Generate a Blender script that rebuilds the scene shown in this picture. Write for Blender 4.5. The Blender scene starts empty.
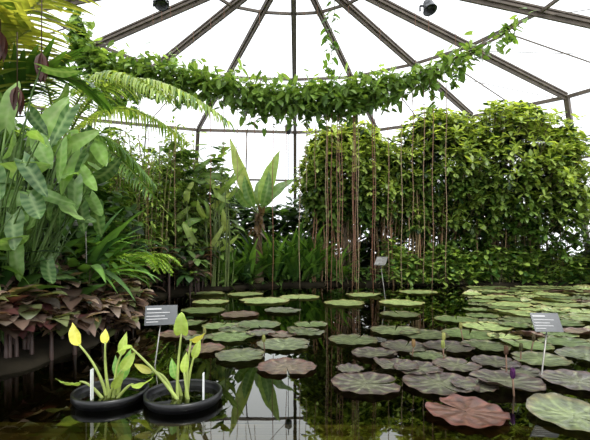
import bpy, math, random
from mathutils import Vector, noise
random.seed(11)
R = random.random
def U(a,b): return a+(b-a)*random.random()
V = Vector
ZUP = V((0,0,1))
sc = bpy.context.scene
try:
    sc.view_settings.view_transform='Standard'
    sc.view_settings.look='None'
except Exception as e: print(e)

# ------------------------------------------------------------ materials
def newmat(name):
    m=bpy.data.materials.new(name); m.use_nodes=True
    nt=m.node_tree; nt.nodes.clear()
    return m,nt,nt.nodes,nt.links
def principled(name,col,rough=.5,metal=0,noise_amt=.25,scale=8,bump=0,spec=.5):
    m,nt,N,L=newmat(name)
    o=N.new('ShaderNodeOutputMaterial'); p=N.new('ShaderNodeBsdfPrincipled')
    n=N.new('ShaderNodeTexNoise'); n.inputs['Scale'].default_value=scale; n.inputs['Detail'].default_value=5
    r=N.new('ShaderNodeValToRGB')
    r.color_ramp.elements[0].position=.3; r.color_ramp.elements[1].position=.7
    r.color_ramp.elements[0].color=(*[c*(1-noise_amt) for c in col],1)
    r.color_ramp.elements[1].color=(*[min(1,c*(1+noise_amt)) for c in col],1)
    tc=N.new('ShaderNodeTexCoord')
    L.new(tc.outputs['Object'],n.inputs['Vector'])
    L.new(n.outputs['Fac'],r.inputs['Fac']); L.new(r.outputs['Color'],p.inputs['Base Color'])
    p.inputs['Roughness'].default_value=rough; p.inputs['Metallic'].default_value=metal
    p.inputs['Specular IOR Level'].default_value=spec
    if bump:
        b=N.new('ShaderNodeBump'); b.inputs['Strength'].default_value=bump
        L.new(n.outputs['Fac'],b.inputs['Height']); L.new(b.outputs['Normal'],p.inputs['Normal'])
    L.new(p.outputs[0],o.inputs[0]); return m
def leafmat(name,rough=.38,trans=.35,nscale=6,spec=.5,bump=.0,lo=.72,hi=1.25,bscale=None):
    m,nt,N,L=newmat(name)
    o=N.new('ShaderNodeOutputMaterial'); p=N.new('ShaderNodeBsdfPrincipled')
    a=N.new('ShaderNodeAttribute'); a.attribute_name='Col'
    n=N.new('ShaderNodeTexNoise'); n.inputs['Scale'].default_value=nscale; n.inputs['Detail'].default_value=4
    tc=N.new('ShaderNodeTexCoord'); L.new(tc.outputs['Object'],n.inputs['Vector'])
    mr=N.new('ShaderNodeMapRange'); mr.inputs['From Min'].default_value=.3; mr.inputs['From Max'].default_value=.7
    mr.inputs['To Min'].default_value=lo; mr.inputs['To Max'].default_value=hi
    L.new(n.outputs['Fac'],mr.inputs['Value'])
    vm=N.new('ShaderNodeVectorMath'); vm.operation='SCALE'
    L.new(a.outputs['Color'],vm.inputs[0]); L.new(mr.outputs[0],vm.inputs['Scale'])
    L.new(vm.outputs[0],p.inputs['Base Color'])
    p.inputs['Roughness'].default_value=rough; p.inputs['Specular IOR Level'].default_value=spec
    if bump:
        b=N.new('ShaderNodeBump'); b.inputs['Strength'].default_value=bump; b.inputs['Distance'].default_value=.02
        L.new(n.outputs['Fac'],b.inputs['Height']); L.new(b.outputs['Normal'],p.inputs['Normal'])
    if trans>0:
        t=N.new('ShaderNodeBsdfTranslucent')
        v2=N.new('ShaderNodeVectorMath'); v2.operation='MULTIPLY'; v2.inputs[1].default_value=(1.55,1.45,.7)
        L.new(vm.outputs[0],v2.inputs[0]); L.new(v2.outputs[0],t.inputs['Color'])
        mx=N.new('ShaderNodeMixShader'); mx.inputs[0].default_value=trans
        L.new(p.outputs[0],mx.inputs[1]); L.new(t.outputs[0],mx.inputs[2]); L.new(mx.outputs[0],o.inputs[0])
    else: L.new(p.outputs[0],o.inputs[0])
    return m
M_LEAF=leafmat('leaf')
M_PAD=leafmat('lily_pad',rough=.30,trans=.04,nscale=19,bump=.5,spec=.45,lo=.45,hi=1.4)
M_BARK=leafmat('bark',rough=.85,trans=0,nscale=20,bump=.4)
M_STEEL=principled('rib_steel',(.10,.078,.058),.6,.1,.3,5)
M_BLACK=principled('black_plastic',(.006,.006,.007),.3,0,.3,30)
M_WHITE=principled('white_label',(.75,.76,.74),.5,0,.08,20)
M_PLATE=principled('label_plate',(.04,.045,.05),.3,.1,.2,20)
M_PLATELITE=principled('label_print',(.42,.42,.42),.5,0,.1,20)
M_METAL=principled('rod_metal',(.25,.24,.22),.4,.8,.2,20)
M_CONC=principled('pond_concrete',(.24,.20,.10),.8,0,.55,5,.4)

m,nt,N,L=newmat('greenhouse_glazing'); M_GLASS=m
o=N.new('ShaderNodeOutputMaterial'); t=N.new('ShaderNodeBsdfTransparent'); t.inputs[0].default_value=(.97,.98,1,1)
tr=N.new('ShaderNodeBsdfTranslucent'); tr.inputs[0].default_value=(.9,.93,.95,1)
n=N.new('ShaderNodeTexNoise'); n.inputs['Scale'].default_value=.6; n.inputs['Detail'].default_value=4
mr=N.new('ShaderNodeMapRange'); mr.inputs['From Min'].default_value=.35; mr.inputs['From Max'].default_value=.7; mr.inputs['To Min'].default_value=.05; mr.inputs['To Max'].default_value=.35
mx=N.new('ShaderNodeMixShader'); L.new(n.outputs['Fac'],mr.inputs['Value']); L.new(mr.outputs[0],mx.inputs[0])
L.new(t.outputs[0],mx.inputs[1]); L.new(tr.outputs[0],mx.inputs[2]); L.new(mx.outputs[0],o.inputs[0])

m,nt,N,L=newmat('pond_water'); M_WATER=m
o=N.new('ShaderNodeOutputMaterial'); t=N.new('ShaderNodeBsdfTransparent'); t.inputs[0].default_value=(.30,.29,.13,1)
g=N.new('ShaderNodeBsdfGlossy'); g.inputs['Roughness'].default_value=.008; g.inputs['Color'].default_value=(.97,.98,.92,1)
fr=N.new('ShaderNodeFresnel'); fr.inputs['IOR'].default_value=1.8
n=N.new('ShaderNodeTexNoise'); n.inputs['Scale'].default_value=2.0; n.inputs['Detail'].default_value=2
tc=N.new('ShaderNodeTexCoord'); L.new(tc.outputs['Object'],n.inputs['Vector'])
b=N.new('ShaderNodeBump'); b.inputs['Strength'].default_value=.035; b.inputs['Distance'].default_value=.02
L.new(n.outputs['Fac'],b.inputs['Height']); L.new(b.outputs['Normal'],g.inputs['Normal']); L.new(b.outputs['Normal'],fr.inputs['Normal'])
mx=N.new('ShaderNodeMixShader'); L.new(fr.outputs[0],mx.inputs[0]); L.new(t.outputs[0],mx.inputs[1]); L.new(g.outputs[0],mx.inputs[2]); L.new(mx.outputs[0],o.inputs[0])

# ------------------------------------------------------------ mesh buffer
class MB:
    def __init__(s): s.v=[]; s.f=[]; s.c=[]; s.m=[]
    def vert(s,p,c): s.v.append((p[0],p[1],p[2])); s.c.append(c); return len(s.v)-1
    def face(s,idx,m=0): s.f.append(idx); s.m.append(m)
    def leaf(s,p,d,L,W,col,droop=.5,fold=.15,shape='lance',n=5,roll=0.,mid=1.25,side=None,heart=0,wave=0):
        d=V(d).normalized(); p=V(p)
        if side is None:
            sd=d.cross(ZUP)
            if sd.length<.15: sd=V((U(-1,1),U(-1,1),0)); sd=sd-d*sd.dot(d)
            sd.normalize()
        else: sd=V(side); sd=(sd-d*sd.dot(d)).normalized()
        if roll:
            nn=sd.cross(d); sd=(sd*math.cos(roll)+nn*math.sin(roll)).normalized()
        k=U(.8,1.2); cE=(col[0]*k,col[1]*k,col[2]*k,1); cM=(col[0]*k*mid,col[1]*k*mid,col[2]*k*mid,1)
        cur=p.copy(); st=L/n; th=droop/n; rows=[]
        for i in range(n+1):
            t=i/n
            if shape=='lance': w=math.sin(math.pi*min(1,t**.75))
            elif shape=='obov': w=math.sin(math.pi*min(1,t**1.4))*.98+.02
            elif shape=='strap': w=min(1,t*6+.35)*(1-t**3)
            elif shape=='paddle': w=min(1,(t*4.5)**.6)*(1-t**3.5)
            elif shape=='heart': w=((t+.06)**.35)*(1-t)**.75*1.35
            elif shape=='pinna': w=(1-t)**.7
            if i==n: w=.0
            nn=sd.cross(d)
            h=W*.5*w
            wv=wave*W*math.sin(i*2.1+p.x*9)
            bk=d*(-heart*L*(1-t)**2.2)
            a=cur+sd*h+nn*(fold*h+wv)+bk; b=cur-sd*h+nn*(fold*h-wv)+bk
            if i==n: rows.append((s.vert(cur,cM),)); 
            else: rows.append((s.vert(a,cE),s.vert(cur,cM),s.vert(b,cE)))
            cur=cur+d*st
            d=(d*math.cos(th)-nn*math.sin(th)).normalized()
        for i in range(n):
            A=rows[i];B=rows[i+1]
            if len(B)==3: s.face((A[0],A[1],B[1],B[0])); s.face((A[1],A[2],B[2],B[1]))
            else: s.face((A[0],A[1],B[0])); s.face((A[1],A[2],B[0]))
        return cur
    def bigleaf(s,p,d,L,W,col,vein,droop=.5,side=(1,0,0),heart=.2,nv=7,nc=4,fold=.2,ruffle=.03,shape='heart'):
        d=V(d).normalized(); cur=V(p); sd=V(side); sd=(sd-d*sd.dot(d)).normalized(); n=nv*2
        k=U(.8,1.2); rows=[]; th=droop/n
        for i in range(n+1):
            t=i/n
            if shape=='heart': w=((t+.05)**.33)*max(0,1-t)**.7*1.3
            elif shape=='lance': w=math.sin(math.pi*min(1,(t+.02)**.7))
            else: w=min(1,(t*4+.05)**.6)*max(0,1-t**3)**1
            nn=sd.cross(d); row=[]
            for j in range(-nc,nc+1):
                u=j/nc; h=W*.5*w*u
                isv=(i%2==0); c=mixc(col,vein,.6 if (j==0) else (.32 if isv else 0))
                z=fold*abs(h)+ (0 if isv else ruffle*W*(1-abs(u)))+ruffle*W*math.sin(i*1.1+j+p[0]*7)*abs(u)
                bk=d*(-heart*L*(1-t)**2.2*abs(u)**1.2)
                row.append(s.vert(cur+sd*h+nn*z+bk,(c[0]*k,c[1]*k,c[2]*k,1)))
            rows.append(row); cur=cur+d*(L/n); d=(d*math.cos(th)-nn*math.sin(th)).normalized()
        for i in range(n):
            for j in range(2*nc): s.face((rows[i][j],rows[i][j+1],rows[i+1][j+1],rows[i+1][j]))
    def tube(s,pts,r0,r1,col,sides=5,m=0):
        pts=[V(p) for p in pts]; n=len(pts); prev=None; c=(*col[:3],1)
        for i,p in enumerate(pts):
            d=(pts[min(i+1,n-1)]-pts[max(i-1,0)]).normalized()
            a=d.cross(V((.31,.9,.1)));
            if a.length<.1: a=d.cross(V((1,0,0)))
            a.normalize(); b=d.cross(a); r=r0+(r1-r0)*i/(n-1)
            ring=[s.vert(p+a*math.cos(2*math.pi*k/sides)*r+b*math.sin(2*math.pi*k/sides)*r,c) for k in range(sides)]
            if prev:
                for k in range(sides): s.face((prev[k],prev[(k+1)%sides],ring[(k+1)%sides],ring[k]),m)
            prev=ring
        s.face(tuple(prev),m)
    def beam(s,p,q,w,h,col=(1,1,1),m=0,up=ZUP):
        p=V(p);q=V(q); d=(q-p).normalized(); a=d.cross(up)
        if a.length<.05: a=d.cross(V((1,0,0)))
        a.normalize(); b=a.cross(d); c=(*col,1)
        ids=[]
        for e in (p,q):
            for sx,sy in ((-1,-1),(1,-1),(1,1),(-1,1)): ids.append(s.vert(e+a*sx*w/2+b*sy*h/2,c))
        for f in ((0,1,2,3),(7,6,5,4),(0,4,5,1),(1,5,6,2),(2,6,7,3),(3,7,4,0)): s.face(tuple(ids[i] for i in f),m)
    def lathe(s,c0,prof,seg=32,col=(1,1,1),m=0,axis=ZUP,closed=False):
        c0=V(c0); ax=V(axis).normalized(); a=ax.cross(V((.2,.97,.1))).normalized(); b=ax.cross(a); prev=None
        for r,z in prof:
            ring=[s.vert(c0+ax*z+(a*math.cos(2*math.pi*k/seg)+b*math.sin(2*math.pi*k/seg))*r,(*col,1)) for k in range(seg)]
            if prev:
                for k in range(seg): s.face((prev[k],prev[(k+1)%seg],ring[(k+1)%seg],ring[k]),m)
            prev=ring
        s.face(tuple(prev),m)
    def obj(s,name,mats,smooth=True):
        me=bpy.data.meshes.new(name); me.from_pydata(s.v,[],s.f)
        at=me.color_attributes.new('Col','FLOAT_COLOR','POINT')
        flat=[x for c in s.c for x in c]; at.data.foreach_set('color',flat)
        for m in (mats if isinstance(mats,(list,tuple)) else [mats]): me.materials.append(m)
        me.polygons.foreach_set('material_index',s.m)
        me.polygons.foreach_set('use_smooth',[smooth]*len(s.f))
        me.update(); o=bpy.data.objects.new(name,me); sc.collection.objects.link(o); return o

def bez(a,b,c,n=8):
    a,b,c=V(a),V(b),V(c)
    return [a*(1-t)**2+b*2*t*(1-t)+c*t*t for t in [i/n for i in range(n+1)]]
def mixc(a,b,t): return tuple(a[i]+(b[i]-a[i])*t for i in range(3))

# ------------------------------------------------------------ dome
APEX=V((-.04,8.5,7.2)); ZE=5.7
ring=[(0,16),(3.2,15.7),(6.25,14.1),(8.35,12.3),(10.1,9.5),(10.8,6),(10.9,2.2),(10,-1.5),(7.6,-4.4),(4,-6.2),(0,-6.8),(-4,-6.2),(-7.6,-4.4),(-10,-1.5),(-10.9,2.2),(-10.9,6),(-10.6,9.2),(-9.4,12.1),(-7.4,14.46),(-3.8,15.67)]
RV=[V((x,y,ZE)) for x,y in ring]
def base(v,z):
    d=V((v.x,v.y-6,0)).normalized(); return V((v.x,v.y,z))+d*(ZE-z)*.39
n=len(RV)
fr_=MB()
UP=[APEX.lerp(v,.55) for v in RV]; UQ=[APEX.lerp(v,.2) for v in RV]
for i,v in enumerate(RV):
    j=(i+1)%n; w=RV[j]
    fr_.beam(APEX,v,.05,.22); fr_.beam(APEX,v,.13,.05); fr_.beam(APEX+V((0,0,.1)),v+V((0,0,.1)),.1,.04)
    fr_.beam(v,base(v,0),.13,.18)
    fr_.beam(v,w,.09,.1); fr_.beam(UP[i],UP[j],.06,.07); fr_.beam(UQ[i],UQ[j],.05,.06)
    for z in (3.9,2.2,.75): fr_.beam(base(v,z),base(w,z),.07,.07)
    mid=(v+w)/2
    fr_.beam((UP[i]+UP[j])/2,mid,.02,.03); fr_.beam(mid,(base(v,.7)+base(w,.7))/2,.045,.05)
    fr_.tube([UP[i]-V((0,0,.1)),(UP[i]+w)/2+V((0,0,-.12)),w-V((0,0,.1))],.009,.009,(1,1,1),4)
fr_.lathe(APEX-V((0,0,.15)),[(.5,0),(.5,.3),(.1,.32)],20)
fr_.obj('dome_frame',M_STEEL,False)
gl=MB()
for i,v in enumerate(RV):
    j=(i+1)%n; off=V((0,0,.14))
    a=[gl.vert(x+off,(1,1,1,1)) for x in (APEX,v,RV[j])]; gl.face(tuple(a))
gl.obj('ceiling',M_GLASS,False)
groups={'wall_back':[19,0,18,1],'wall_right':[2,3,4,5,6],'wall_front':[7,8,9,10,11,12],'wall_left':[13,14,15,16,17]}
M_PLINTH=principled('plinth_concrete',(.3,.3,.27),.8,0,.2,4,.2)
for nm,idx in groups.items():
    w=MB()
    for i in idx:
        j=(i+1)%n; v,q=RV[i],RV[j]
        o1=V((v.x,v.y-6,0)).normalized()*.1; o2=V((q.x,q.y-6,0)).normalized()*.1
        a=[w.vert(x,(1,1,1,1)) for x in (v+o1,q+o2,base(q,.7)+o2,base(v,.7)+o1)]; w.face(tuple(a),0)
        w.beam(base(v,.34),base(q,.34),.2,.72,m=1)
    w.obj(nm,[M_GLASS,M_PLINTH],False)

# ------------------------------------------------------------ ground
shore=[(-2.9,-3),(-2.7,2.2),(-2.4,2.95),(-2.2,3.3),(-2.05,4.2),(-2.15,5.3),(-2.6,6.6),(-2.9,8.2),(-2.4,9.6),(-1.3,10.6),(0,11.2),(3,11.3),(6,11.2),(8.0,11.0),(9.2,9.6),(9.8,7),(9.6,2),(7,-3)]
def sdf(x,y):
    ins=False; dm=1e9; m_=len(shore)
    for i in range(m_):
        x1,y1=shore[i]; x2,y2=shore[(i+1)%m_]
        if (y1>y)!=(y2>y) and x<(x2-x1)*(y-y1)/(y2-y1)+x1: ins=not ins
        dx,dy=x2-x1,y2-y1; t=max(0,min(1,((x-x1)*dx+(y-y1)*dy)/(dx*dx+dy*dy)))
        dm=min(dm,math.hypot(x-x1-t*dx,y-y1-t*dy))
    return -dm if ins else dm
def gz(x,y):
    s=sdf(x,y)
    if s<0: return max(-.7,-.02+s*3)
    return min(.35,.06+s*.2)+.04*noise.noise(V((x*2,y*2,0)))
g=MB(); NX,NY=150,150
for j in range(NY+1):
    for i in range(NX+1):
        x=-14+28*i/NX; y=-9.5+28*j/NY; g.vert((x,y,gz(x,y)),(1,1,1,1))
for j in range(NY):
    for i in range(NX):
        a=j*(NX+1)+i; g.face((a,a+1,a+NX+2,a+NX+1))
M_SOIL=principled('soil',(.02,.016,.009),.95,0,.5,5,.5,.2)
g.obj('ground',M_SOIL)
w=MB(); a=[w.vert(p,(1,1,1,1)) for p in ((-3.6,-3.3,0),(10,-3.3,0),(10,11.6,0),(-3.6,11.6,0))]; w.face(tuple(a)); w.obj('pond_water',M_WATER,False)
r=MB()
r.beam((-2.7,1.5,-.16),(9,1.3,-.16),1.7,.2)
r.beam((-2.7,2.36,-.095),(9,2.16,-.095),.05,.15)
r.obj('pond_edge_ledge',M_CONC,False)

# ------------------------------------------------------------ lily pads
def pad(B,x,y,rad,col,vein,notch=None,z=.012,curl=.012,seg=60,wav=.006,lift=0):
    if notch is None: notch=U(0,6.28)
    gap=.06; rings=[.02,.3,.55,.8,.94,1.0]; rows=[]; ph=U(0,6); td=U(0,6.28)
    k=U(.7,1.2); lo=U(0,6.28)
    for ri,rr in enumerate(rings):
        row=[]
        for s_ in range(seg+1):
            an=notch+gap+(2*math.pi-2*gap)*s_/seg
            notchr=1-.22*math.exp(-min(s_,seg-s_)*.5)
            q=rad*rr*(notchr if rr>.5 else 1)*(1+.012*math.sin(an*7+ph)+.012*math.sin(an*15+ph))
            zz=z+wav*rr*rr*(.6*math.sin(an*3+ph)+.8*math.sin(an*11+ph))+curl*rr**8+lift*rr**4*max(0,math.cos(an-lo))**3
            zz=max(zz,.004)
            v=1 if s_%5==0 and rr<.97 else 0
            c=mixc(col,vein,.65 if v else 0)
            if rr<.4: c=mixc(c,vein,.4)
            e=1.0 if rr<.97 else .55
            if rr>=.9: c=(c[0]*1.15,c[1]*.85,c[2]*.85)
            row.append(B.vert((x+q*math.cos(an),y+q*math.sin(an),zz),(c[0]*k*e,c[1]*k*e,c[2]*k*e,1)))
        rows.append(row)
    for i in range(len(rows)-1):
        for s_ in range(seg): B.face((rows[i][s_],rows[i][s_+1],rows[i+1][s_+1],rows[i+1][s_]))
P=MB()
GREEN=((.12,.17,.06),(.20,.26,.10)); OLIVE=((.09,.11,.05),(.19,.23,.10)); PURP=((.07,.058,.05),(.17,.19,.10)); LITE=((.27,.35,.13),(.36,.42,.17)); BROWN=((.11,.07,.05),(.19,.16,.09))
pads=[(-.72,4.55,.28,0),(-.49,5.26,.30,0),(-.11,4.2,.29,1),(.13,4.8,.23,1),(-.9,3.98,.2,4),(-.5,3.72,.24,1),(-.07,3.38,.25,4),(-.97,5.2,.24,0),(-1.42,5.33,.25,0),(-1.38,4.7,.22,4),(-1.08,4.5,.17,1),(.21,5.3,.22,0),(-.4,4.75,.18,2),(-.75,4.95,.2,1),(-.15,4.65,.17,4),
(.64,4.4,.27,1),(1.22,4.88,.3,1),(.77,3.81,.23,2),(1.13,4.1,.25,2),(1.5,4.65,.28,1),(2.05,4.7,.32,0),(1.55,4.05,.25,2),(.86,3.4,.19,2),(.53,2.96,.26,2),(1.02,3.32,.2,2),(1.07,2.95,.27,2),(1.38,3.42,.2,2),(1.95,4.1,.24,1),(1.58,3.0,.26,2),(1.77,3.52,.2,2),(2.2,3.6,.25,1),(2.13,3.0,.26,2),(1.66,2.38,.25,1),(2.4,4.15,.25,0),(2.9,4.25,.28,0),(2.7,3.7,.25,1),(2.2,2.45,.25,1),(1.3,2.9,.16,2),(1.25,3.75,.17,1),(.45,3.3,.12,2),(1.85,3.25,.16,2),
(-.6,7.8,.5,3),(.1,8.4,.42,3),(.93,7.4,.4,3),(2.0,7.5,.42,3),(-2.0,9.0,.45,3),(1.5,8.8,.4,3),(-.2,6.5,.3,1),(-1.1,8.9,.4,3),(2.9,9.4,.45,3),(-1.5,6.5,.36,0),(-.85,6.1,.3,4),(1.6,6.1,.3,1),(-1.6,7.6,.35,3),(2.3,5.7,.3,0),(-1.95,5.9,.3,0)]
K=[GREEN,OLIVE,PURP,LITE,BROWN]
placed=[(a,b,c) for a,b,c,_ in pads]
for x,y,rr,k in pads: pad(P,x,y,rr,*K[k],lift=.04 if R()<.2 else 0,z=U(.008,.018))
tries=0
while tries<10000:
    tries+=1
    y=U(3.9,10.8); x=U(.42*y+.2,9.3)
    if y>8.5 and x<3.0: continue
    if sdf(x,y)>-.25: continue
    rr=U(.18,.42)
    if all((x-a)**2+(y-b)**2>(.72*(rr+c))**2 for a,b,c in placed):
        placed.append((x,y,rr)); pad(P,x,y,rr,*K[random.choice([0,0,3,3,3,3,1,4])],z=U(.006,.025),lift=.07 if R()<.2 else 0)
P.obj('water_lily_pads',M_PAD)
D=MB(); pad(D,1.04,2.44,.24,(.12,.055,.04),(.17,.085,.055),notch=2.2,curl=.01,wav=.010,z=.016)
D.obj('withered_lily_pad',M_PAD)
b=MB()
for x,y,h,c in ((1.50,2.74,.13,(.08,.02,.10)),(1.72,3.25,.16,(.12,.07,.05)),(2.03,3.6,.1,(.1,.1,.05)),(1.35,3.62,.12,(.3,.34,.12)),(1.1,3.75,.1,(.3,.2,.1)),(1.45,3.9,.13,(.35,.36,.15)),(-.3,3.95,.1,(.3,.32,.12)),(-1.0,4.3,.1,(.3,.3,.12)),(2.3,3.9,.12,(.1,.08,.05)),(1.85,4.4,.14,(.3,.3,.12))):
    tp=V((x+U(-.03,.03),y,h)); b.tube([(x,y,-.1),(x,y,0),tp],.008,.006,(.2,.12,.08))
    for k in range(6):
        an=k*1.05; b.leaf(tp-V((0,0,.02)),(math.cos(an)*.35,math.sin(an)*.35,1),.09,.035,c,droop=-.5,n=4)
b.obj('water_lily_buds',M_LEAF)

# ------------------------------------------------------------ clusia-like tree (right)
T=MB()
lobes=[(1.55,11.9,3.2,1.35,1.0,1.3,520),(.9,11.9,3.1,.7,.8,1.3,190),(2.3,11.9,2.6,.8,.8,1.1,190),(2.7,12.1,3.4,.6,.7,.9,100),(1.9,12,4.2,.6,.6,.5,80),(1.0,12,4.1,.5,.6,.45,60),
(4.5,11.9,3.5,1.4,1.1,1.3,400),(6.3,11.6,3.2,1.65,1.1,1.8,560),(7.3,11.3,2.5,1.05,.9,1.6,300),(3.5,12,3.2,.75,.8,1.4,190),(5.2,12,2.0,1.7,.8,1.1,290),(6.5,11.8,4.6,.7,.6,.6,100),(4.3,11.9,4.5,.9,.6,.6,110),(5.3,11.9,4.1,.6,.6,.6,60),(7.6,11.4,3.9,.5,.5,.8,70),(3.6,12,1.9,.6,.6,.8,90),(1.0,12,2.0,.6,.6,.8,80)]
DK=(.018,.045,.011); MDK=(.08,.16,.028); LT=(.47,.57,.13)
for cx,cy,cz,rx,ry,rz,cnt in lobes:
    for _ in range(cnt):
        v=V((random.gauss(0,1),random.gauss(0,1)-.35,random.gauss(0,1))).normalized()
        q=U(.78,1.12)*(1+.28*noise.noise(v*3.2+V((cx,0,0))))
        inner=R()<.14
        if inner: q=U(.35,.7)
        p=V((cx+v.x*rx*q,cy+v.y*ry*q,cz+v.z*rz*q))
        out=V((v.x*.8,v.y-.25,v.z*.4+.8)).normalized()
        lit=max(0,min(1,(v.z+.9)*.65))  # light from above painted into leaf colour: upper clusters paler
        T.tube([p-out*.35+V((0,0,-.1)),p],.008,.005,(.16,.13,.06),4,1)
        ks=U(.8,1.25)
        for k in range(8):
            an=k*2.4+U(-.3,.3); a=out.cross(V((.3,.5,.1))).normalized(); bb=out.cross(a)
            d=(a*math.cos(an)+bb*math.sin(an)+out*U(.1,.8)).normalized()
            c=DK if inner else (mixc(MDK,LT,min(1,lit*ks*U(.2,1.2))) if R()<.86 else DK)  # inner leaves take the dark colour, painted shade inside the crown
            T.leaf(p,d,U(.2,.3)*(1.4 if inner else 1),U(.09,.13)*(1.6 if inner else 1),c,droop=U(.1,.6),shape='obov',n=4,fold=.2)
for _ in range(130):
    x=random.choice([U(.5,2.9),U(3.2,8.0),U(3.2,8.0),U(2.5,4.6)]); y=U(11.35,12.4); zt=U(1.8,3.4)
    pts=[(x+U(-.02,.02)+.04*math.sin(i*.8+x*5),y+U(-.02,.02),-.05+(zt)*i/7) for i in range(8)]
    rr=U(.009,.024); T.tube(pts,rr,rr*.7,mixc((.24,.11,.06),(.38,.28,.15),R()),5,1)
for x in (1.5,4.4,6.2,7.2):
    for k in range(5):
        T.tube(bez((x+U(-.3,.3),12+U(-.3,.3),.1),(x+U(-.4,.4),12,1.6),(x+U(-1.2,1.2),12,3.6)),.06,.02,(.14,.10,.06),6,1)
T.obj('clusia_tree',[M_LEAF,M_BARK])

# ------------------------------------------------------------ undergrowth helper
def scatter(name,n_,xr,yr,zr,L,W,cols,shape='lance',spread=.8,droop=.8,test=None,fold=.15,nseg=4,face=.3):
    B=MB()
    for _ in range(n_):
        x,y=U(*xr),U(*yr)
        if test and not test(x,y): continue
        z=U(*zr) if not callable(zr) else zr(x,y)
        an=U(0,6.28); d=(math.cos(an),math.sin(an)-face,U(-.4,spread))
        c=mixc(cols[0],cols[1],R()**1.5)
        B.leaf((x,y,z),d,U(L*.7,L*1.3),U(W*.7,W*1.3),c,droop=U(droop*.4,droop*1.3),shape=shape,n=nseg,fold=fold,roll=U(-.5,.5))
    for _ in range(n_//25):
        x,y=U(*xr),U(*yr)
        if test and not test(x,y): continue
        zt=(zr[1] if not callable(zr) else zr(x,y))
        B.tube([(x,y,.05),(x+U(-.1,.1),y,zt*.5),(x+U(-.2,.2),y,zt*.95)],.018,.008,(.12,.10,.05),4)
    return B.obj(name,M_LEAF)
scatter('background_hedge',6500,(-9,9.5),(13.1,14.6),lambda x,y:U(.1,2.7+.5*noise.noise(V((x*.7,0,0)))),.5,.24,((.012,.035,.009),(.07,.14,.03)),test=lambda x,y:abs(x)<9.3-(y-12)*.8)
def zleft(x,y):
    top=2.9+1.8*(noise.noise(V((x*.9,y*.5,3)))+.2)+max(0,-x-3)*.25; return U(.3,max(1.4,top))
scatter('left_tropical_thicket',7500,(-9,-1.9),(9.8,13),zleft,.42,.17,((.015,.05,.01),(.25,.38,.09)),test=lambda x,y:sdf(x,y)>.25)
scatter('shrub_undergrowth',4400,(2.6,8.6),(11.2,11.9),lambda x,y:U(.08,1.0+.7*noise.noise(V((x*1.3,0,0)))),.26,.12,((.04,.11,.02),(.42,.56,.12)),shape='obov')
scatter('bank_groundcover',3200,(-2.6,9),(10.2,12.0),lambda x,y:U(.05,.45),.28,.1,((.02,.06,.012),(.17,.29,.06)),test=lambda x,y:.0<sdf(x,y)<.6)
scatter('right_bank_shrub',2500,(8.3,9.8),(9.6,11.8),(.1,1.6),.3,.12,((.02,.06,.012),(.16,.25,.06)),test=lambda x,y:sdf(x,y)>.05)

def clump(B,x,y,z,n_,L,W,cols,lean=.45,droop=.9,shape='strap',nseg=6,spreadr=.15):
    for _ in range(n_):
        an=U(0,6.28); l=U(.05,lean)
        d=(math.cos(an)*l,math.sin(an)*l,1)
        B.leaf((x+math.cos(an)*U(0,spreadr),y+math.sin(an)*U(0,spreadr),z),d,U(L*.65,L*1.15),U(W*.7,W*1.2),mixc(cols[0],cols[1],R()),droop=U(droop*.4,droop*1.3),shape=shape,n=nseg,fold=.25,side=V(d).cross(ZUP))
for i,(x,y,s_) in enumerate([(-1.9,10.7,1.1),(-1.3,11.1,1.25),(-.6,11.3,1.5),(.0,11.5,1.45),(.6,11.7,1.5),(-.2,12,1.9),(-1.0,11.9,1.8),(.5,12.3,2.0),(1.2,11.7,1.1),(-2.6,10.4,1.1)]):
    B=MB(); clump(B,x,y,.1,50,s_,.18,((.012,.05,.01),(.17,.33,.05)),lean=.7,droop=1.2,shape='lance',spreadr=.35); B.obj('aspidistra_clump',M_LEAF)

B=MB(); bx,by=-1.0,11.0
B.tube([(bx,by,.1),(bx-.03,by,1.1),(bx,by,2.0)],.15,.11,(.13,.09,.05),8,1)
for k in range(22): B.leaf((bx+U(-.1,.1),by-.1,U(1.2,2.1)),(U(-.7,.7),-.3,U(-1,.8)),.4,.12,(.16,.10,.05),n=4)
for (dx,dy,dz,L_,W_,dr,c) in [(.28,-.1,1,1.7,.42,.5,(.25,.38,.08)),(-.42,-.1,1,2.1,.38,.35,(.40,.50,.16)),(.6,0,.9,1.4,.34,1.0,(.16,.3,.06)),(-.7,.1,.7,1.2,.28,1.3,(.12,.25,.04)),(-.05,.4,1,1.3,.3,.6,(.2,.33,.07)),(.3,-.5,.6,1.1,.26,1.5,(.10,.22,.04)),(-.3,-.5,.6,1.0,.26,1.5,(.10,.22,.04))]:
    s0=V((bx,by,1.95)); d=V((dx,dy,dz)).normalized(); B.tube([s0,s0+d*.35],.03,.015,(.22,.28,.1),5)
    B.bigleaf(s0+d*.3,d,L_,W_,c,mixc(c,(.5,.6,.3),.6),droop=dr,shape='lance',heart=0,nv=9,nc=3,fold=.35,side=(1,U(-.6,.6),0),ruffle=.05)
B.obj('banana_plant',[M_LEAF,M_BARK])

B=MB()
for _ in range(44):
    x,y=U(-3.0,-1.6),U(9.8,10.6); z=U(.8,3.0)
    B.tube([(x,y,.1),(x+.05,y,z*.6),(x,y,z)],.018,.01,(.15,.2,.06),5)
    an=U(0,6.28); c=mixc((.13,.27,.05),(.48,.58,.16),R()**1.3)
    B.bigleaf((x,y,z),(math.cos(an)*.9,-.4,U(-.3,1)),U(.4,.8),U(.16,.27),c,mixc(c,(.6,.65,.3),.5),droop=U(.5,1.8),heart=.1,nv=5,nc=2,side=(1,U(-.6,.6),U(-.6,.6)),ruffle=.07)
B.obj('yellow_green_philodendron',M_LEAF)

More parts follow.
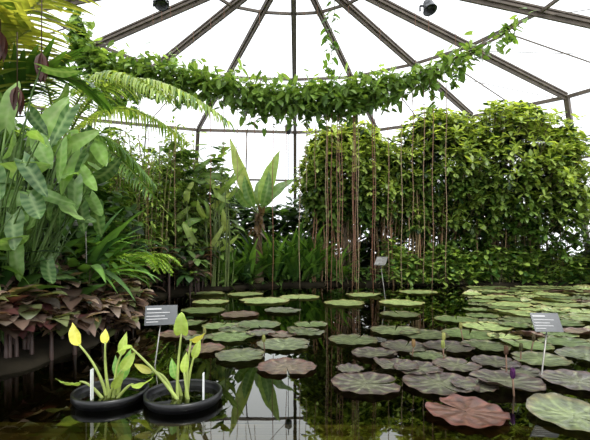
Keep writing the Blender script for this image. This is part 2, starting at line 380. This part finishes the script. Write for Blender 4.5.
for bx,by in ((-4.3,9.2),(-3.5,9.5),(-5.0,8.6),(-2.9,10.3)):
    B=MB()
    for _ in range(10):
        x=bx+U(-.35,.35); y=by+U(-.3,.3); h=U(2.8,4.1); lx=U(-.3,.4)
        pts=[(x+lx*(i/6)**2,y,.1+h*i/6) for i in range(7)]; B.tube(pts,.022,.01,(.26,.22,.10),5,1)
        for k in range(85):
            t=U(.25,1); p=V((x+lx*t*t,y,.1+h*t)); an=U(0,6.28)
            o_=V((math.cos(an),math.sin(an),.3))*U(0,.3)
            B.leaf(p+o_,(math.cos(an),math.sin(an),U(-.4,.5)),U(.18,.32),.06,mixc((.09,.19,.03),(.42,.54,.13),R()),droop=.8,n=4)
    B.obj('slender_bamboo',[M_LEAF,M_BARK])

# ------------------------------------------------------------ fronds / palms
def frond(B,pts,Ls,Wl,cols,nl=44,hang=.5,rc=(.3,.36,.12),r0=.02):
    B.tube(pts,r0,.004,rc,5)
    pts=[V(p) for p in pts]; m_=len(pts)-1
    for k in range(nl):
        t=.12+.88*(k+.5)/nl; f=t*m_; i=min(int(f),m_-1); p=pts[i].lerp(pts[i+1],f-i); d=(pts[i+1]-pts[i]).normalized()
        sd=d.cross(ZUP).normalized()
        l=Ls*math.sin(math.pi*(.12+.80*t))**.6
        for s_ in (-1,1):
            dd=(sd*s_+d*U(.45,.7)+V((0,0,U(.0,.25)-hang*.3))).normalized()
            B.leaf(p,dd,l*U(.85,1.1),Wl,mixc(cols[0],cols[1],R()),droop=hang*U(1.2,2),shape='pinna',n=5,fold=.3)
B=MB(); cx,cy,cz=-3.75,6.4,2.5
B.tube([(cx-.1,cy,.1),(cx-.05,cy,1.3),(cx,cy,cz)],.12,.09,(.12,.09,.06),8,1)
PC=((.09,.19,.03),(.40,.50,.12))
frond(B,bez((cx,cy,cz),(-2.9,6.1,4.5),(-.95,5.8,2.85),12),.5,.05,PC,60,.9)
frond(B,bez((cx,cy,cz),(-3.1,5.9,4.3),(-1.7,5.3,3.0),12),.45,.05,PC,52,.9)
frond(B,bez((cx,cy,cz),(-3.6,5.6,4.2),(-3.0,4.6,3.0),12),.5,.055,PC,50,.8)
frond(B,bez((cx,cy,cz),(-4.4,6.3,4.3),(-5.6,5.9,3.4),12),.55,.05,PC,50,.8)
frond(B,bez((cx,cy,cz),(-3.5,7.2,4.3),(-2.2,8.2,3.2),12),.5,.05,PC,50,.8)
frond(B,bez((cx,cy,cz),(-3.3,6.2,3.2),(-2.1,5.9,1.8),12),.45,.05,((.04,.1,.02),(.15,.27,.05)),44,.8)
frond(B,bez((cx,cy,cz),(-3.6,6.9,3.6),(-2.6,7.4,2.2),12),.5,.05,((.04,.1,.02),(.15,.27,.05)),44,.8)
B.obj('arching_palm',[M_LEAF,M_BARK])
B=MB(); cx,cy,cz=-3.3,4.1,2.0
B.tube([(cx,cy,.1),(cx,cy,1.2),(cx,cy,cz)],.1,.08,(.12,.09,.06),8,1)
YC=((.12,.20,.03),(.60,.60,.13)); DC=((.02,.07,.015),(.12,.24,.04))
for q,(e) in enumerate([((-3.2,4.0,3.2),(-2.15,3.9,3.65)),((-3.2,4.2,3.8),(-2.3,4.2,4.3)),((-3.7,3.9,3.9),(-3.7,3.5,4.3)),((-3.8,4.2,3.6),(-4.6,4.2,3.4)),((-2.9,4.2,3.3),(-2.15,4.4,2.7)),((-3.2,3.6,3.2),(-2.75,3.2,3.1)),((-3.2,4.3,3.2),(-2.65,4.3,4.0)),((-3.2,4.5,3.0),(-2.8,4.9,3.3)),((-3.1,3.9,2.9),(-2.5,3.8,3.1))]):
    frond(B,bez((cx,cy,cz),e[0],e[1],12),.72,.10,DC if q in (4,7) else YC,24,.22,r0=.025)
for x,y,z in ((-2.75,3.6,2.62),(-2.28,3.6,2.66),(-2.5,3.6,2.36),(-2.65,3.6,2.85)):
    B.tube([(x,y,z+.6),(x,y,z+.1)],.006,.006,(.1,.06,.03),4)
    for k in range(5):
        an=k*1.25; B.leaf((x,y,z+.12),(math.cos(an)*.25,math.sin(an)*.25,-1),.28,.10,(.09,.035,.025),droop=.4,n=5,mid=.8)
B.obj('yellow_palm',[M_LEAF,M_BARK])
# big-leaf philodendron at left
B=MB(); base_=V((-2.75,3.75,.15))
VN=(.42,.56,.26)
for k in range(110):
    p=V((U(-3.3,-2.05),U(3.25,4.5),U(.6,2.55)))
    if p.x>-2.35 and p.z<1.3 and R()<.8: p.x-=.4
    B.tube(bez(base_+V((U(-.35,.2),U(-.2,.2),0)),(p.x-.25,p.y,p.z*.8),p,6),.010,.006,(.10,.18,.04),5)
    f=R()<.6
    if f: d=V((U(-.35,.7),-.3,U(-1.1,-.5))); sdv=V((1,U(-.5,.3),U(-.2,.5)))
    else:
        an=U(-1.9,.5); d=V((math.cos(an)*.8,math.sin(an)*.7,U(-.9,.3))); sdv=V((U(.3,1),U(-.6,.8),U(-.5,.5)))
    c=mixc((.02,.08,.014),(.24,.43,.09),R()**1.4)
    B.bigleaf(p,d,U(.28,.44),U(.17,.26),c,mixc(c,VN,.75),droop=U(-.5,.4) if f else U(.1,.9),heart=.2,nv=6,nc=3,fold=.25,side=sdv)
for (p,d,L_,W_) in [((-2.42,3.75,2.0),(.5,-.1,.8),.55,.24),((-2.6,3.6,2.1),(.25,-.2,.9),.45,.22),((-2.3,3.9,1.95),(.9,-.1,.5),.45,.2),((-2.5,3.5,1.7),(.8,-.4,-.1),.45,.25),((-2.2,3.8,1.5),(.5,-.3,-.7),.4,.24)]:
    p=V(p); B.tube(bez(base_,(p.x-.2,p.y,1.0),p,6),.014,.009,(.16,.26,.07),5)
    B.bigleaf(p,d,L_,W_,(.28,.48,.12),(.5,.65,.28),droop=.6,heart=.15,nv=7,nc=3,fold=.3,side=(.6,.2,-.6))
B.obj('philodendron_plant',M_LEAF)
for x,y,z,L_ in ((-2.75,5.0,.15,1.7),(-3.3,5.2,.2,2.0),(-3.0,6.0,.2,1.8)):
    B=MB(); B.tube([(x,y,.05),(x,y,.7)],.07,.05,(.12,.14,.06),7); clump(B,x,y,.5,40,L_*.75,.15,((.015,.065,.012),(.16,.32,.06)),lean=1.3,droop=1.5,nseg=9); B.obj('crinum_lily',M_LEAF)
for x,y in ((-2.6,6.3),(-3.0,7.0),(-2.9,5.7)):
    B=MB()
    for k in range(22):
        an=k*.7; l=U(.5,.9); c0=V((x,y,.45)); e=c0+V((math.cos(an)*l,math.sin(an)*l,U(.1,.4)))
        m_=c0+V((math.cos(an)*l*.5,math.sin(an)*l*.5,.75)); frond(B,bez(c0,m_,e,8),.14,.035,((.14,.3,.03),(.38,.52,.08)),22,.3,r0=.006)
    B.obj('fern',M_LEAF)
def bronze(name,pts,L_,W_,cols,nl=15):
    B=MB()
    for x,y,z in pts:
        B.tube([(x,y,.0),(x,y,z)],.02,.012,(.1,.06,.05),5)
        for k in range(nl):
            an=k*2.4+U(-.3,.3); d=(math.cos(an),math.sin(an)-.2,U(-.1,.9))
            c=cols[min(len(cols)-1,int(R()**1.2*len(cols)))]
            B.leaf((x,y,z-U(0,.12)),d,U(L_*.7,L_*1.2),U(W_*.75,W_*1.2),c,droop=U(.4,1.5),n=6,fold=.2,mid=1.25,wave=.04,shape='obov' if R()<.5 else 'lance')
    B.obj(name,M_LEAF)
BC=[(.045,.03,.022),(.09,.055,.04),(.18,.12,.09),(.32,.23,.17),(.13,.15,.06),(.42,.33,.26),(.08,.03,.03)]
pts=[]
for _ in range(78):
    y=U(3.0,6.0); x=-2.10-(U(0,.9))
    if sdf(x,y)<-.02: x-=.22
    pts.append((x,y,U(.14,.45)+min(.5,max(0,(-2.1-x))*.6)))
bronze('bronze_calathea',pts,.30,.165,BC)
bronze('dark_prayer_plant',[(U(-3.8,-2.2),U(8.4,10.1),U(.3,1.1)) for _ in range(44)],.45,.18,[(.02,.04,.015),(.05,.035,.03),(.09,.06,.045),(.04,.09,.025),(.18,.11,.08),(.12,.2,.05)])
scatter('left_bank_filler',5200,(-6.5,-2.4),(3.4,8.6),lambda x,y:U(.1,.6+min(2.2,(-x-2.2)*1.1)),.34,.16,((.008,.025,.006),(.08,.17,.03)),test=lambda x,y:sdf(x,y)>.3)  # leaf colours kept dark, painting in the shadows behind the left plants

# ------------------------------------------------------------ hanging vine garland
B=MB()
path=[(-4.9,9,6.1),(-4.75,9,5.55),(-4.2,9,5.05),(-3.1,9,4.95),(-2.1,9,4.8),(-1,9,4.5),(-.2,9,4.42),(.56,9,4.44),(1.3,9,4.5),(1.9,9,4.62),(3,9,4.98),(3.9,9,5.4),(4.5,9,5.8),(5.06,9,6.15)]
pv=[V(p) for p in path]
for o_ in range(4):
    B.tube([p+V((U(-.05,.05),U(-.08,.08),U(-.07,.07))) for p in pv],.018,.018,(.12,.09,.05),5)
def along(t):
    f=t*(len(pv)-1); i=min(int(f),len(pv)-2); return pv[i].lerp(pv[i+1],f-i)
for _ in range(5600):
    t=R(); p=along(t); dens=1-.95*min(1,max(0,(t-.66)/.22))-.3*max(0,(.12-t)/.12)
    if R()>max(.06,dens): continue
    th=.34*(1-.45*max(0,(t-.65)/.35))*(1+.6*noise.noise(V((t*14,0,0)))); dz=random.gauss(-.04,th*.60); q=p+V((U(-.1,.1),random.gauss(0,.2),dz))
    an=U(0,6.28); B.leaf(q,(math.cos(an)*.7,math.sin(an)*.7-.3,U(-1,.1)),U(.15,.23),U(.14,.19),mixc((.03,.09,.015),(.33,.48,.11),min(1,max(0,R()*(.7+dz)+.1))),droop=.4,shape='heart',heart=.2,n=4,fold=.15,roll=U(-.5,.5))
def dangle(x,z0,z1,y=9,lv=10):
    pts=[(x+.05*math.sin(i*1.3+x),y,z0+(z1-z0)*i/6) for i in range(7)]; B.tube(pts,.008,.006,(.12,.15,.05),4)
    for _ in range(lv):
        t=R(); an=U(0,6.28); B.leaf((x+U(-.06,.06),y,z0+(z1-z0)*t),(math.cos(an),math.sin(an),-.5),U(.14,.22),.15,mixc((.08,.18,.03),(.26,.42,.09),R()),shape='heart',heart=.2,n=4)
dangle(.85,6.75,4.5,lv=24); dangle(.72,6.7,5.0,lv=14); dangle(3.1,4.9,4.2,lv=14); dangle(4.7,6.1,5.6,lv=16); dangle(4.9,6.1,5.5,lv=12); dangle(3.6,5.2,4.6,lv=14); dangle(3.75,5.4,4.9,lv=14)
for k in range(7): dangle(-.8+k*.35,4.3,U(3.8,4.1),y=U(8.8,9.2),lv=7)
for k in range(11): dangle(-4.9+k*.15,5.8-k*.08,U(3.9,4.6),y=U(8.8,9.2),lv=46)
B.obj('climbing_vine_garland',M_LEAF)
B=MB()
for px in [.70,.735,.82,.95,1.0,1.06,1.3,1.33,1.37,1.42,1.75,1.8,-.2,-1.3,-1.9,.25,2.4,-2.7,-3.3,-3.5,3.4,2.9,-.9,-1.6,2.1,.45,-.5,2.65,3.1,.1,-1.1]:
    z0=4.45+max(0,abs(px)-1)*.13; z1=U(-.02,.3) if .6<px<1.85 or R()<.35 else U(.6,3.0); ph=U(0,6)
    B.tube([(px+.012*math.sin(i*.9+ph),9+.01*math.cos(i+ph),z0+(z1-z0)*i/13) for i in range(14)],.009,.006,mixc((.20,.07,.04),(.32,.24,.15),R()),4)
for px in (-3.2,-2.3,-1.6,1.9,2.7,3.6,-.8,.2,.5,1.2,-3.0,-1.9,3.0,-2.8,4.2):
    B.tube([(px,9,6.5),(px+.03,9,4.6)],.006,.006,(.3,.15,.1),4)
B.obj('hanging_aerial_roots',M_BARK)

# ------------------------------------------------------------ pots with seedlings
def pot(name,x,y,rad):
    root=bpy.data.objects.new(name,None); sc.collection.objects.link(root)
    B=MB(); B.lathe((x,y,-.2),[(rad*.8,0),(rad*.97,.22),(rad*1.03,.225),(rad*1.03,.262),(rad*.97,.265),(rad*.955,.25),(rad*.93,.16)],48)
    o=B.obj('pot_body',M_BLACK); o.parent=root
    S=MB(); S.lathe((x,y,-.02),[(rad*.94,.04),(.01,.042)],32); o=S.obj('pot_water',M_WATER,False); o.parent=root
    S=MB(); S.lathe((x,y,-.1),[(rad*.93,.0),(.01,.03)],32); o=S.obj('pot_soil',M_SOIL,False); o.parent=root
    return root
p1=pot('black_plant_pot',-1.24,2.70,.235); p2=pot('black_plant_pot',-.74,2.66,.245)
YG=(.38,.52,.08); YL=(.70,.66,.10); GG=(.14,.34,.05)
def seedling(name,stems):
    B=MB()
    for a,b_,c_,L_,W_,col,d in stems:
        c_=V(c_); d=V(d).normalized(); B.tube(bez(a,b_,c_,8),.012,.006,(.42,.5,.16),7)
        B.bigleaf(c_-d*.01,d,L_,W_,col,mixc(col,(.75,.8,.3),.4),droop=.6,heart=0 if W_<.1 else .08,nv=6,nc=3,fold=.35,side=(1,.1,.15),shape='lance' if W_<.1 else 'heart',ruffle=.05)
    B.obj(name,M_LEAF)
seedling('arrowhead_seedling',[
 ((-1.27,2.7,.0),(-1.31,2.7,.2),(-1.45,2.68,.37),.17,.08,YL,(-.45,0,1)),
 ((-1.25,2.7,.0),(-1.29,2.7,.2),(-1.28,2.7,.38),.10,.06,YL,(-.1,0,1)),
 ((-1.22,2.7,.0),(-1.22,2.7,.2),(-1.17,2.7,.30),.16,.06,YG,(.15,0,1)),
 ((-1.2,2.7,.0),(-1.18,2.7,.10),(-1.17,2.7,.13),.22,.08,GG,(.25,0,1)),
 ((-1.19,2.66,.0),(-1.1,2.64,.12),(-1.06,2.62,.12),.17,.08,YG,(1,-.2,.1)),
 ((-1.27,2.66,.0),(-1.36,2.64,.14),(-1.42,2.64,.13),.17,.09,(.3,.45,.08),(-1,-.2,-.1)),
 ((-1.21,2.66,.0),(-1.19,2.64,.16),(-1.13,2.62,.22),.15,.07,YG,(.6,0,.8)),
 ((-1.24,2.66,.0),(-1.22,2.64,.08),(-1.19,2.62,.10),.14,.06,YG,(.5,-.2,.6)),
 ((-1.23,2.72,.0),(-1.2,2.72,.1),(-1.2,2.72,.14),.16,.055,GG,(-.25,0,1))])
seedling('arrowhead_seedling',[
 ((-.78,2.66,.0),(-.79,2.66,.2),(-.755,2.66,.45),.15,.13,(.42,.6,.1),(.05,-.3,1)),
 ((-.72,2.66,.0),(-.73,2.66,.2),(-.69,2.66,.40),.11,.06,YL,(.8,0,.2)),
 ((-.76,2.63,.0),(-.90,2.63,.2),(-1.08,2.63,.36),.12,.05,YG,(-1,0,-.1)),
 ((-.8,2.66,.0),(-.85,2.66,.2),(-.95,2.63,.20),.15,.05,(.5,.5,.1),(-1,0,.4)),
 ((-.7,2.63,.0),(-.72,2.63,.12),(-.73,2.63,.2),.14,.055,YG,(.1,0,1)),
 ((-.73,2.69,.0),(-.71,2.69,.2),(-.68,2.69,.28),.14,.055,YG,(.35,0,1)),
 ((-.76,2.69,.0),(-.78,2.69,.1),(-.8,2.69,.14),.15,.06,GG,(-.3,0,1))])
B=MB(); B.beam((-1.33,2.62,-.03),(-1.33,2.62,.22),.034,.006); B.obj('plant_label_stake',M_WHITE,False)
B=MB(); B.beam((-.595,2.6,-.03),(-.595,2.6,.2),.034,.006); B.obj('plant_label_stake',M_WHITE,False)

# ------------------------------------------------------------ name plates
def plate(name,c,w,h,foot,yaw=0,tilt=.6,light=False):
    root=bpy.data.objects.new(name,None); sc.collection.objects.link(root)
    c=V(c); rt=V((math.cos(yaw),math.sin(yaw),0)); bk=V((-math.sin(yaw),math.cos(yaw),0)); up=(bk*math.sin(tilt)+ZUP*math.cos(tilt)); nn=rt.cross(up)
    def slab(B,cc,ww,hh,th):
        ids=[]
        for k in (-.5,.5):
            for sx,sy in ((-1,-1),(1,-1),(1,1),(-1,1)): ids.append(B.vert(cc+rt*sx*ww/2+up*sy*hh/2+nn*k*th,(1,1,1,1)))
        for f in ((0,1,2,3),(7,6,5,4),(0,4,5,1),(1,5,6,2),(2,6,7,3),(3,7,4,0)): B.face(tuple(ids[i] for i in f))
    B=MB(); slab(B,c,w,h,.006); o=B.obj('plate',M_METAL if light else M_PLATE,False); o.parent=root
    B=MB()
    for i,(f,l) in enumerate(((.32,.5),(.12,.8),(-.05,.62),(-.2,.72),(-.34,.4))): slab(B,c+nn*.005+up*h*f-rt*w*(.45-l*.45),w*l*.9,h*(.08 if i==0 else .035),.002)
    o=B.obj('printed_lines',M_PLATELITE,False); o.parent=root
    B=MB(); B.tube([V(foot),c-nn*.006-up*h*.2],.006,.006,(1,1,1),6); o=B.obj('rod',M_METAL); o.parent=root
plate('plant_name_sign',(-1.17,3.5,.43),.27,.18,(-1.25,3.45,-.3),yaw=.25,tilt=.5)
plate('plant_name_sign',(1.98,3.15,.43),.21,.16,(1.86,3.1,-.4),yaw=-.1,tilt=.6)
plate('plant_name_sign',(1.72,8,.78),.26,.2,(1.86,8,-.4),yaw=-.8,tilt=.6,light=True)
plate('plant_name_sign',(-2.46,4.7,1.38),.24,.2,(-2.46,4.75,.05),yaw=.2,tilt=.3,light=True)

# ------------------------------------------------------------ lamps on ceiling
def lamp(x,y,z,top):
    B=MB(); B.tube([(x,y,z+.1),(x,y,top)],.015,.015,(1,1,1),6); ax=V((.15,-.35,-1))
    B.lathe((x,y,z+.12),[(.02,-.02),(.09,.0),(.11,.1),(.13,.2),(.14,.21),(.12,.2),(.1,.12)],24,axis=ax)
    B.beam((x-.15,y,z+.05),(x+.15,y,z+.05),.03,.03); B.beam((x-.15,y,z+.05),(x-.15,y,z-.06),.02,.03); B.beam((x+.15,y,z+.05),(x+.15,y,z-.06),.02,.03)
    B.obj('ceiling_spotlight',M_PLATE)
lamp(-2.68,8,5.93,6.85); lamp(2.65,8,5.83,6.85)
B=MB(); B.lathe((-.25,15,5.35),[(.06,0),(.12,.05),(.14,.3),(.05,.38)],16); B.tube([(-.25,15,5.7),(-.25,15,5.95)],.02,.02,(1,1,1)); B.tube([(-.25,15,5.4),(-.25,15,3.2)],.012,.012,(1,1,1)); B.obj('hanging_sensor',M_PLATE)

# ------------------------------------------------------------ light
wd=bpy.data.worlds.new('overcast_sky'); sc.world=wd; wd.use_nodes=True; nt=wd.node_tree
bg=nt.nodes['Background']; bg.inputs[0].default_value=(.97,.985,1,1); bg.inputs[1].default_value=1.95
sl=bpy.data.lights.new('sun','SUN'); sl.energy=3.2; sl.angle=.4; sl.color=(1,.98,.92); so=bpy.data.objects.new('sun',sl); so.rotation_euler=(math.radians(25),math.radians(14),0); so.location=(0,0,20); sc.collection.objects.link(so)
# ------------------------------------------------------------ camera
cd=bpy.data.cameras.new('camera'); co=bpy.data.objects.new('camera',cd); sc.collection.objects.link(co)
co.location=(0,0,1.0); co.rotation_euler=(math.radians(90),0,0); cd.sensor_width=36; cd.lens=400/590*36; cd.shift_y=30/590
cd.clip_start=.05; cd.clip_end=200
sc.camera=co
